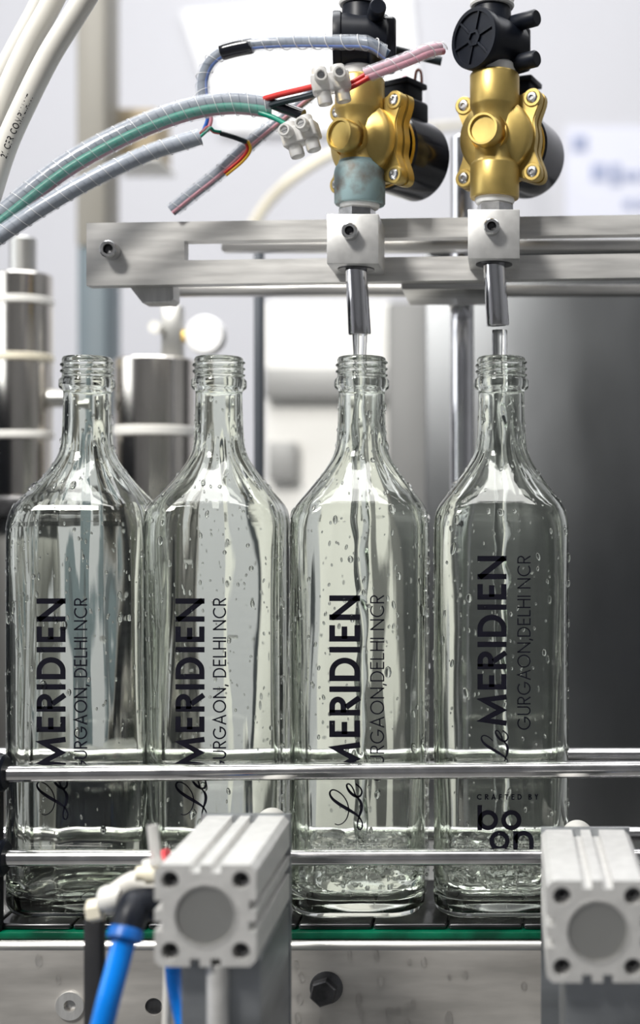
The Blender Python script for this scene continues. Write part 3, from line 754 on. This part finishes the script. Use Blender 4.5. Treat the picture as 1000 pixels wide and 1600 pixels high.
# ------------------------------------------------------------------ cables, hoses and connectors
def helix(pts, r, pitch, frac, n_turn=26, ph=0.0):
    """a spiral band wrapped round the path"""
    b = MB(); fr = frames(pts); ln = [0.0]
    for a, c in zip(pts, pts[1:]): ln.append(ln[-1] + (c - a).length)
    def at(s_):
        s_ = max(0, min(ln[-1], s_))
        i = 0
        while i < len(ln) - 2 and ln[i + 1] < s_: i += 1
        f = (s_ - ln[i]) / max(1e-6, ln[i + 1] - ln[i])
        p = pts[i].lerp(pts[i + 1], f); n = fr[i][1].lerp(fr[i + 1][1], f).normalized(); w = fr[i][2].lerp(fr[i + 1][2], f).normalized()
        return p, n, w
    N = int(ln[-1] / pitch * n_turn); vs_, fs = [], []
    for k in range(N + 1):
        s0 = ln[-1] * k / N; an = ph + 2 * PI * s0 / pitch
        for q, dr in ((0, .0), (frac * pitch, .0), (frac * pitch, .55), (0, .55)):
            p, n, w = at(s0 + q - frac * pitch / 2); e = n * math.cos(an) + w * math.sin(an)
            vs_.append(p + e * (r + dr))
    for k in range(N):
        for j in range(4): fs.append((4 * k + j, 4 * k + (j + 1) % 4, 4 * k + 4 + (j + 1) % 4, 4 * k + 4 + j))
    return b.add(vs_, fs)
def offset_path(pts, a, bb):
    fr = frames(pts); return [p + n * a - w * bb for p, (t, n, w) in zip(pts, fr)]
def cable(lab, pxs, wires, wrap_r=None, pitch=8.5, cat='cable', name='wrapped_cable', frac=.97):
    """pxs: (px, py, Y); wires: (offset toward viewer axis, offset across, radius, material, part name)"""
    pts = catmull([P(*q) for q in pxs], 8)
    t = thing(name, lab, cat, tuple(min(pts, key=lambda p: p.z)))
    for a, bb, r, m, nm in wires: MB().tube(offset_path(pts, a, bb), r, 14).build(nm, m, t)
    if wrap_r:
        wr = helix(pts, wrap_r, pitch, frac).build('spiral_wrap', 'clear_wrap', t, smooth=60)
        helix(pts, wrap_r + .04, pitch, .035).build('wrap_edge', 'wrap_edge', wr, smooth=60)
    return t
# the two long bundles from the left edge
cable('clear spiral-wrapped cable bundle with a bright green wire along its front', [(-60, 388, -25), (0, 340, -22), (100, 262, -18), (200, 207, -14), (290, 173, -10), (360, 162, -8), (425, 168, -6)],
      [(0, -2.4, 3.0, 'cable_grey', 'grey_cable'), (-1.6, 2.4, 2.3, 'wire_green', 'green_wire'), (2, 3.4, 1.4, 'wire_pink', 'pink_wire')], 5.6, 8.5)
cable('grey spiral-wrapped cable just below the green-wired bundle', [(-60, 412, -33), (0, 368, -31), (70, 322, -29), (150, 277, -26), (230, 240, -22), (280, 224, -20), (313, 214, -18)],
      [(0, 0, 3.8, 'cable_light', 'grey_cable')], 4.0, 8.0)
cable('dark wrapped cable arching over the top towards the left flow sensor', [(318, 158, 2), (317, 125, 2), (328, 98, 1), (352, 80, 0), (390, 70, -2), (450, 66, -6), (530, 66, -18), (578, 68, -24), (606, 86, -22)],
      [(0, 0, 2.7, 'cable_dark', 'dark_cable'), (-1.2, 2.0, 0.9, 'wire_blue', 'blue_wire')], 3.4, 9.5)
tape = catmull([P(346, 82, 0), P(368, 76, -1), P(394, 71, -2)], 6)
o = MB().tube(tape, [3.9] + [4.2] * (len(tape) - 2) + [3.9], 16).build('tape_wrap', 'black_gloss'); base(tag(o, 'band of black tape on the bend of the top cable', 'tape'))
cable('pink and blue wire pair dropping from the bend of the top cable', [(334, 92, 3), (322, 112, 4), (317, 132, 5), (320, 160, 6), (328, 185, 7), (322, 205, 8)],
      [(-1.0, -1.0, 1.0, 'wire_pink', 'pink_wire'), (-1.0, 1.0, 1.0, 'wire_blue', 'blue_wire'), (1, 0, 1.0, 'wire_red', 'red_wire')], None, name='wire_pair')
cable('dark wrapped cable slanting down behind the green-wired bundle', [(268, 330, 12), (300, 304, 12), (345, 268, 12), (390, 226, 12), (440, 184, 13), (492, 142, 14)],
      [(0, 0, 2.9, 'cable_grey', 'grey_cable'), (-2.4, 1.8, 0.9, 'wire_pink', 'pink_wire')], 3.5, 8.0)
cable('pink wrapped wire pair leading to the right flow sensor', [(570, 118, -32), (600, 107, -32), (640, 92, -30), (668, 80, -26), (690, 76, -18)],
      [(0, -1.3, 1.9, 'wire_pink', 'pink_wire'), (0, 1.5, 1.7, 'wire_pink', 'pink_wire')], 3.5, 10)
cable('pair of red wires between the white connector and the pink wrapped pair', [(535, 138, -32), (552, 131, -32), (575, 118, -32)],
      [(0, -1.0, 1.2, 'wire_red', 'red_wire'), (-1.2, 1.5, 1.2, 'wire_red', 'red_wire')], None, name='red_wires')
cable('red and black wires running into the white connector', [(415, 160, -10), (440, 153, -16), (470, 146, -24), (498, 139, -30)],
      [(-.6, -1.7, 1.5, 'wire_red', 'red_wire'), (.6, 1.9, 1.5, 'wire_black', 'black_wire')], None, name='connector_wires')
cable('black taped wire end below the green-wired bundle', [(425, 161, -9), (445, 169, -11), (474, 180, -13)], [(0, 0, 3.0, 'black_gloss', 'taped_end')], None, name='taped_wire')
cable('short stripped green wire entering the lower white connector', [(405, 176, -9), (428, 184, -11), (446, 194, -14)], [(0, 0, 1.3, 'wire_green', 'green_wire')], None, name='green_wire_end')
cable('thin black sleeved wire hanging beside the slanted cable', [(345, 208, 4), (365, 214, 3), (386, 222, 4)], [(0, 0, 1.4, 'wire_black', 'black_sleeve')], None, name='sleeved_wire')
cable('orange and red wire ends along the slanted cable', [(385, 221, 4), (389, 234, 6), (378, 250, 7), (352, 272, 8)], [(0, -.7, .8, 'wire_yellow', 'orange_wire'), (0, .7, .8, 'wire_red', 'red_wire')], None, name='wire_ends')
cable('bare red and green wire loop at the end of the grey cable', [(308, 216, -9), (318, 207, -4), (326, 200, 2), (334, 206, 4), (346, 208, 4)], [(0, -.8, .8, 'wire_red', 'red_wire'), (-.6, .9, .8, 'wire_green', 'green_wire')], None, name='wire_loop')
cable('thin purple wire behind the two valves', [(600, 152, 30), (622, 130, 34), (634, 121, 38), (646, 132, 44)], [(0, 0, 1.0, 'wire_pink', 'purple_wire')], None, name='coil_wire')
cable('dark cable passing behind the two flow sensors', [(600, 74, 20), (640, 84, 24), (690, 96, 26)], [(0, 0, 2.4, 'wire_black', 'black_cable')], None, name='sensor_cable')
cable('brown wire looping out of the left coil connector', [(648, 128, 44), (650, 113, 44), (654, 109, 44), (658, 115, 44), (659, 134, 44)], [(0, 0, .8, 'wire_brown', 'brown_wire')], None, name='coil_lead')
# hoses
def hose(lab, pxs, r, m):
    pts = catmull([P(*q) for q in pxs], 10); o = MB().tube(pts, r, 20).build('hose', m); return base(tag(o, lab, 'hose', 'white hoses')), pts
hose('white hose curving down the left edge, behind the printed one', [(112, -60, -20), (78, 10, -18), (42, 75, -16), (8, 150, -14), (-25, 240, -12)], 5.4, 'hose_white')
hose('white hose at the far left corner, furthest from the printed one', [(92, -60, 6), (60, 10, 8), (25, 75, 9), (-8, 140, 10), (-40, 220, 10)], 5.2, 'hose_white')
hpts = catmull([P(*q) for q in [(168, -60, -32), (122, 15, -30), (78, 85, -28), (40, 160, -26), (8, 232, -24), (-20, 320, -22)]], 10)
ht = thing('printed_hose', 'white hose with small dark printing along its side', 'hose', tuple(hpts[-1]), group='white hoses')
HR = 5.6; MB().tube(hpts, HR, 28).build('tube', 'hose_white', ht)
hf = frames(hpts); hl = [0.0]
for a, c in zip(hpts, hpts[1:]): hl.append(hl[-1] + (c - a).length)
s_end = min(range(len(hpts)), key=lambda i: (hpts[i] - P(6, 248, -24)).length)
def hose_fn(u, v):
    s_ = hl[s_end] - u * 3.2 - 1
    i = max(k for k in range(len(hl) - 1) if hl[k] <= max(0, s_)); f = (s_ - hl[i]) / (hl[i + 1] - hl[i])
    p = hpts[i].lerp(hpts[i + 1], f); t_ = hf[i][0]
    vw = V(0, -1, 0); vw = (vw - t_ * vw.dot(t_)).normalized(); sd = vw.cross(t_)
    if sd.x < 0: sd = -sd
    an = 0.82 - v * 3.2 / HR
    return p + (vw * math.cos(an) + sd * math.sin(an)) * (HR + 0.06)
b = MB(); text_mesh(b, '21 CFR COMPLIANT', 0.13, 0.22, 10.6, hose_fn, 0.35); b.build('printed_lettering', 'ink', ht, smooth=0, fix=False)
o, _ = hose('cream hose far behind the dangling cable end, out of focus', [(388, 365, 760), (420, 315, 760), (470, 270, 760), (540, 232, 800), (640, 205, 1000), (760, 190, 1300), (800, 170, 1594)], 5.5, 'hose_cream')

def terminal(c, rz, ry, lab):
    """two-way nylon terminal block, local frame: x along the pair, y depth, z up"""
    t = thing('terminal_block', lab, 'connector', tuple(c), rz, 'nylon terminal blocks', tilt=(0, ry))
    b = MB().box(-9.5, 9.5, -4.5, 4.5, -4.5, 4.5, 1.2, 3); b.build('body', 'nylon', t, True)
    for sx in (-4.6, 4.6):
        b = MB(); b.lathe([(0, -9), (3.4, -9), (3.7, -8.4), (3.7, 8.4), (3.4, 9), (2.2, 9), (2, 6)], (sx, 0, -1), (0, 0, 1), 20); b.build('barrel', 'nylon', t, True)
        b = MB(); b.lathe([(3.3, 0), (3.3, 5.6), (2.9, 6.2), (2.1, 6.2), (1.9, 5), (0, 5)], (sx, -3.5, 2), (0, -1, 0), 18); tw = b.build('screw_tower', 'nylon', t, True)
        b = MB(); b.lathe([(1.8, 0), (1.8, .4), (0, .4)], (sx, -8.4, 2), (0, -1, 0), 12); b.box(sx - 1.5, sx + 1.5, -9.0, -8.7, 1.75, 2.25); b.build('clamp_screw', 'bolt_steel', t, True)
    return t
terminal(P(517, 130, -36), 0.15, -0.2, 'white nylon connector in front of the corroded valve, holding red wires')
terminal(P(470, 211, -22), -0.25, -0.3, 'white nylon connector hanging left of the corroded valve')

# ------------------------------------------------------------------ foreground air cylinders
YC0, YC1 = -177.0, -101.0
def profile(w, cut=2.4):
    """square extrusion outline with two slots a side"""
    pts = []; h = w / 2; sw, sd, so_ = 1.9, 3.0, 4.0
    side = [(-h + cut, -h), (-so_ - sw, -h), (-so_ - sw, -h + sd), (-so_ + sw, -h + sd), (-so_ + sw, -h), (so_ - sw, -h), (so_ - sw, -h + sd), (so_ + sw, -h + sd), (so_ + sw, -h), (h - cut, -h)]
    for k in range(4):
        c, s_ = round(math.cos(k * PI / 2)), round(math.sin(k * PI / 2))
        pts += [(x * c - y * s_, x * s_ + y * c) for x, y in side]
    return pts
def cylinder(cx, cz, lab, blab):
    w = 39.0
    t = thing('air_cylinder', lab, 'air cylinder', (cx, (YC0 + YC1) / 2, cz - w / 2), group='air cylinders')
    holes = [disc(sx * 13.6, sz * 13.6, 3.5, 20) for sx in (-1, 1) for sz in (-1, 1)] + [disc(0, 0, 11.6, 40)]
    def fn(a, bb, d): return V(cx + a, d, cz + bb)
    b = MB(); b.prism(profile(w), holes, fn, YC0, YC1); b.build('body', 'profile_alu', t, smooth=25)
    b = MB(); b.lathe([(0, .8), (11.0, .8), (11.5, 1.4), (11.5, 6), (0, 6)], (cx, YC0, cz), (0, 1, 0), 44); b.build('end_cap', 'far_steel', t)
    b = MB(); b.lathe([(11.3, -0.1), (12.4, -0.2), (12.4, .4), (11.3, .4)], (cx, YC0, cz), (0, 1, 0), 44); b.build('cap_ring', 'aluminium', t)
    for sx in (-1, 1):
        for sz in (-1, 1):
            p = V(cx + sx * 13.6, YC0 + 7, cz + sz * 13.6)
            b = MB(); b.lathe([(0, 0), (1.6, 0), (1.7, -2.6), (3.3, -2.6), (3.3, 3), (0, 3)], p, (0, 1, 0), 18); b.build('tie_screw', 'dark_bolt', t)
    b = MB(); b.lathe([(0, 0), (10, 0), (10, 3), (0, 3)], (cx, YC1 - 3, cz), (0, 1, 0), 32); b.build('front_cover', 'aluminium', t)
    b = MB(); b.lathe([(0, 0), (5, 0), (5, 34), (0, 34)], (cx, YC1, cz), (0, 1, 0), 24); b.build('piston_rod', 'chrome', t)
    L = -31.5 - (YC1 + 32)
    b = MB(); b.lathe([(0, 0), (7.2, 0), (7.8, .8), (7.8, L - 6)] + [(7.8 * math.cos(a), L - 6 + 6 * math.sin(a)) for a in [PI / 2 * k / 6 for k in range(1, 6)]] + [(0, L)], (cx, YC1 + 32, cz), (0, 1, 0), 30); b.build('stop_tip', 'white_plastic', t)
    br = thing('cylinder_bracket', blab, 'bracket', (cx, YC1, -160), group='cylinder brackets')
    b = MB(); b.prism([(cx - 19.5, -160), (cx + 19.8, -160), (cx + 19.8, cz + 20), (cx - 19.5, cz + 20)], [disc(cx, cz, 10.2)], d0=YC1 + .1, d1=YC1 + 3.1); b.build('end_plate', 'bracket_steel', br)
    MB().box(cx - 12, cx + 19.4, YC0 + 10, YC1, -160, cz - 19.8, 1).build('support_block', 'bracket_steel', br)
    return t
C1 = (-115.0, 49.5); C2 = (35.2, 43.4)
cylinder(*C1, 'aluminium air cylinder in the left foreground with its round end facing forward', 'steel bracket under the left foreground air cylinder')
cylinder(*C2, 'aluminium air cylinder in the right foreground, cut off by the frame edge', 'steel bracket under the right foreground air cylinder')

# fittings and tubes on the left cylinder
el = thing('elbow_fitting', 'black push-in elbow fitting on the left cylinder with a blue collar', 'fitting', tuple(P(205, 1440, -160)))
q0 = P(243, 1412, -150); q1 = P(212, 1415, -156); q2 = P(205, 1428, -160); q3 = P(198, 1452, -163)
MB().tube(catmull([q0, q1, q2, q3], 8), 6.6, 18).build('elbow', 'black_plastic', el)
b = MB(); d_ = (q3 - q2).normalized(); b.lathe([(0, -1), (6.3, -1), (7.0, 1), (7.0, 4), (5.0, 5), (0, 5)], q3, d_, 24); b.build('release_collar', 'fitting_blue', el)
b = MB(); b.lathe([(0, 0), (4.4, 0), (5.2, 2), (5.2, 6), (4, 8), (0, 8)], P(186, 1406, -150), (-1, 0, 0.1), 20); b.build('speed_screw', 'white_plastic', el)
b = MB(); b.lathe([(0, 0), (4.6, 0), (4.6, 5), (3.6, 6), (0, 6)], P(160, 1420, -150), (-1, 0, -.2), 6); b.build('brass_nut', 'hose_cream', el, smooth=20)
def air_tube(lab, pxs, r, m='air_blue'):
    o = MB().tube(catmull([P(*q) for q in pxs], 8), r, 18).build('air_tube', m); return base(tag(o, lab, 'tube', 'air tubes'))
air_tube('blue air tube running down from the black elbow fitting', [(197, 1458, -163), (186, 1500, -166), (170, 1560, -170), (150, 1640, -172), (125, 1720, -172)], 4.6)
air_tube('blue air tube under the left foreground cylinder', [(270, 1500, -140), (274, 1540, -142), (285, 1590, -146), (300, 1650, -150)], 3.5)
air_tube('blue air tube at the lower right corner', [(1018, 1500, -140), (1002, 1550, -142), (984, 1600, -144), (960, 1660, -146)], 4.0)
air_tube('clear pale tube hanging beside the blue one under the left cylinder', [(262, 1500, -132), (261, 1560, -132), (258, 1660, -132)], 1.8, 'hose_white')
p0 = P(134, 1440, -118); p1 = P(160, 1700, -118)
b = MB().box(p0.x, p0.x + 7.6, -122, -114, -160, P(150, 1432, -118).z, 1.5)
base(tag(b.build('black_strip', 'black_rubber'), 'upright black bar beside the blue tube in the left foreground', 'bar'))
o = MB().tube(catmull([P(163, 1420, -128), P(185, 1392, -128), P(215, 1376, -130), P(250, 1382, -132)], 8), 4.4, 16).build('air_tube', 'hose_white'); base(tag(o, 'pale tube arching over the black elbow fitting', 'tube', 'air tubes'))
ne = thing('needle_fitting', 'small brass fitting with a red ring on top of the left cylinder', 'fitting', tuple(P(243, 1370, -150)))
b = MB(); b.lathe([(0, 0), (3, 0), (3, 4), (4.2, 4), (4.2, 8), (3, 9), (3, 13), (0, 13)], P(214, 1365, -148), (1, 0, 0), 12); b.build('brass_stem', 'hose_cream', ne)
b = MB(); b.lathe([(0, 0), (4.2, 0), (4.2, 7), (0, 7)], P(238, 1372, -145), (0, 0, 1), 18); b.build('white_body', 'white_plastic', ne)
b = MB(); b.lathe([(0, 0), (5.2, 0), (5.2, 2.4), (0, 2.4)], P(258, 1347, -132), (.9, 0, .35), 18); b.build('red_ring', 'red_plastic', ne)
b = MB().tube([P(244, 1352, -150), P(241, 1320, -149), P(238, 1289, -148)], [2.4, 2.2, 2.3], 14); b.build('clear_tube_end', 'nylon', ne)
# steel post under the left cylinder's front end
o = rod('standoff', V(C1[0] + 3.5, YC0 + 6, -160), V(C1[0] + 3.5, YC0 + 6, C1[1] - 19.6), 4.2, 'profile_alu').build('standoff_post', 'profile_alu'); base(tag(o, 'round pale standoff post under the left air cylinder', 'post'))

# ------------------------------------------------------------------ background
YT = 230.0
kT = (CAM_D + YT) / F_PX
ta = thing('filter_column', 'banded stainless filter column at the left edge, behind the first bottle', 'filter', (P(33, 780, YT).x, YT, -49.8))
cxT = P(36, 600, YT).x
def zz(py): return P(0, py, YT).z
def stack(parent, cx, items, m, Y=YT):
    for nm, y0, y1, r, mm in items:
        z0, z1 = P(0, y1, Y).z, P(0, y0, Y).z
        b = MB(); b.lathe([(0, z0), (r - .8, z0), (r, z0 + .8), (r, z1 - .8), (r - .8, z1), (0, z1)], (cx, Y, 0), (0, 0, 1), 40); b.build(nm, mm, parent)
stack(ta, cxT, [('top_knob', 372, 432, 9.0, 'far_steel'), ('shell', 430, 468, 20, 'tank_steel'), ('clamp_band', 466, 478, 20.8, 'far_white'), ('shell', 477, 556, 20, 'tank_steel'), ('clamp_band', 554, 566, 20.8, 'hose_cream'), ('shell', 565, 676, 20, 'tank_steel'), ('clamp_band', 674, 686, 20.8, 'far_white'), ('shell', 685, 775, 19, 'tank_steel')], None)
z_ = zz(775); MB().box(cxT - 30, cxT + 30, YT - 30, YT + 30, z_ - 14, z_, 2).build('base_flange', 'dark_bolt', ta)
MB().box(cxT - 14, cxT + 14, YT - 14, YT + 14, -49.8, z_ - 13, 2).build('stand', 'far_steel', ta)
b = MB(); b.lathe([(0, 0), (6.5, 0), (6.5, 22), (9, 22), (9, 34), (0, 34)], (cxT + 17, YT, zz(622)), (1, 0, 0), 24); b.build('side_port', 'far_steel', ta)
cn = thing('steel_canister', 'wide stainless canister between the first two bottles', 'canister', (P(242, 780, YT).x, YT, -49.8))
cx2 = P(242, 600, YT).x
stack(cn, cx2, [('shell', 562, 668, 27.5, 'tank_steel'), ('clamp_band', 667, 682, 28.2, 'far_white'), ('shell', 681, 1290, 27.5, 'tank_steel'), ('stand', 1289, 780 + 258.6 / kT, 16, 'far_steel')], None)
bk = thing('canister_bracket', 'small steel bracket with white rollers above the canister', 'bracket', (P(272, 560, YT).x, YT, P(0, 562, YT).z))
p0 = P(254, 562, YT); p1 = P(286, 478, YT); MB().box(p0.x, p1.x, YT - 5, YT + 5, p0.z, p1.z, 1).build('upright', 'far_steel', bk)
b = MB(); b.lathe([(0, 0), (4.6, 0), (4.6, 5), (0, 5)], P(244, 512, YT - 6), (0, -1, 0), 20); b.build('roller', 'far_white', bk)
b = MB(); pr = P(322, 524, YT); b.lathe([(0, 0), (13, 0), (14, 2), (14, 10), (13, 12), (0, 12)], V(pr.x, YT - 6, pr.z), (0, 1, 0), 32); b.box(pr.x - 18, pr.x, YT + 6, YT + 10, pr.z - 3, pr.z + 3); b.build('dial', 'white_board', bk)
b = MB(); pq = P(292, 525, YT); b.lathe([(0, 0), (4.4, 0), (4.4, 9), (0, 9)], V(pq.x - 3, YT, pq.z), (1, 0, 0), 20); b.build('brass_collar', 'brass_stained', bk)
# upright cabinet post and box
YB_ = 620.0
po = thing('cabinet_upright', 'beige-grey upright post behind the hoses', 'post', (P(142, 400, YB_).x, YB_, -900))
def wbox(px0, px1, py0, py1, Y, dep, bev=3):
    a, c = P(px0, py1, Y), P(px1, py0, Y); return MB().box(a.x, c.x, Y, Y + dep, a.z, c.z, bev)
wbox(118, 164, -160, 385, YB_, 50).build('upper_section', 'beige_paint', po)
wbox(120, 166, 385, 3350, YB_, 50).build('lower_section', 'blue_grey_paint', po)
tag(base(wbox(168, 244, 168, 245, YB_ + 60, 60).build('cardboard_box', 'brown_card')), 'tan cardboard box on a shelf behind the cables', 'box')
sh = wbox(164, 248, 245, 251, YB_ + 52, 70, 1).build('wall_shelf', 'far_white'); base(tag(sh, 'pale shelf under the tan cardboard box', 'shelf'))
# white board and notice on the wall
def poly_slab(pp, Y, dep):
    b = MB(); pts = [P(x, y, Y) for x, y in pp]; b.prism([(p.x, p.z) for p in pts], d0=Y, d1=Y + dep); return b
tag(base(poly_slab([(284, 18), (640, -12), (662, 205), (345, 205)], 1585, 14).build('white_board', 'white_board')), 'bright white board on the wall behind the valves', 'board')
nt_ = thing('notice_sheet', 'pale blue notice sheet on the wall at the right', 'paper', tuple(P(960, 345, 1596)))
poly_slab([(884, 198), (1060, 198), (1060, 345), (884, 345)], 1594, 4).build('sheet', 'paper', nt_)
b = MB()
for x0, x1, y0, y1 in ((894, 918, 212, 236), (924, 948, 256, 282), (954, 970, 256, 290), (974, 1000, 268, 282), (974, 990, 312, 326), (996, 1020, 312, 326), (1006, 1040, 262, 284)):
    a, c = P(x0, y1, 1592), P(x1, y0, 1592); MB().box(a.x, c.x, 1592, 1594, a.z, c.z).build('print', 'paper_ink', nt_, smooth=0)
# dark stainless machine panel on the right, far pale machine in the middle
pn = thing('machine_enclosure', 'dark brushed steel machine enclosure filling the right background', 'machine', (P(860, 1300, 330).x, 330, -900))
wbox(664, 1330, 392, 3600, 330, 8, 2).build('sheet', 'dark_panel', pn)
wbox(664, 1330, 378, 392, 322, 30, 2).build('top_edge', 'far_steel', pn)
fm = thing('pale_machine', 'pale out-of-focus machine behind the middle bottles', 'machine', (P(520, 900, 760).x, 800, -900))
wbox(412, 700, 470, 3000, 800, 120, 6).build('cabinet', 'far_white', fm)
wbox(412, 690, 574, 622, 780, 22, 3).build('grey_band', 'far_grey', fm)
wbox(418, 462, 690, 752, 782, 20, 3).build('control_box', 'far_grey', fm)
wbox(604, 700, 470, 1300, 760, 40, 6).build('side_column', 'column_grey', fm)
tb = thing('machine_deck', 'grey machine deck behind the conveyor', 'deck', (-100, 200, -900))
MB().box(-440, 330, 160, 320, -60, -50, 3).build('deck_plate', 'far_steel', tb)
for lx in (-425, 320): MB().box(lx - 10, lx + 10, 230, 250, -900, -59, 2).build('leg', 'far_steel', tb)

# unseen dark sheet and posts, added to darken the left edges of the bottles
sg = thing('added_dark_sheet', 'unseen dark sheet added beyond the left end to darken the bottle edges', 'panel', (-470, 100, -900))
MB().box(-476, -470, -60, 320, -900, 300, 1.5).build('sheet', 'black_plastic', sg)
for yy in (-60, 306): MB().box(-482, -466, yy, yy + 14, -900, 310, 1.5).build('dark_sheet_post', 'dark_bolt', sg)
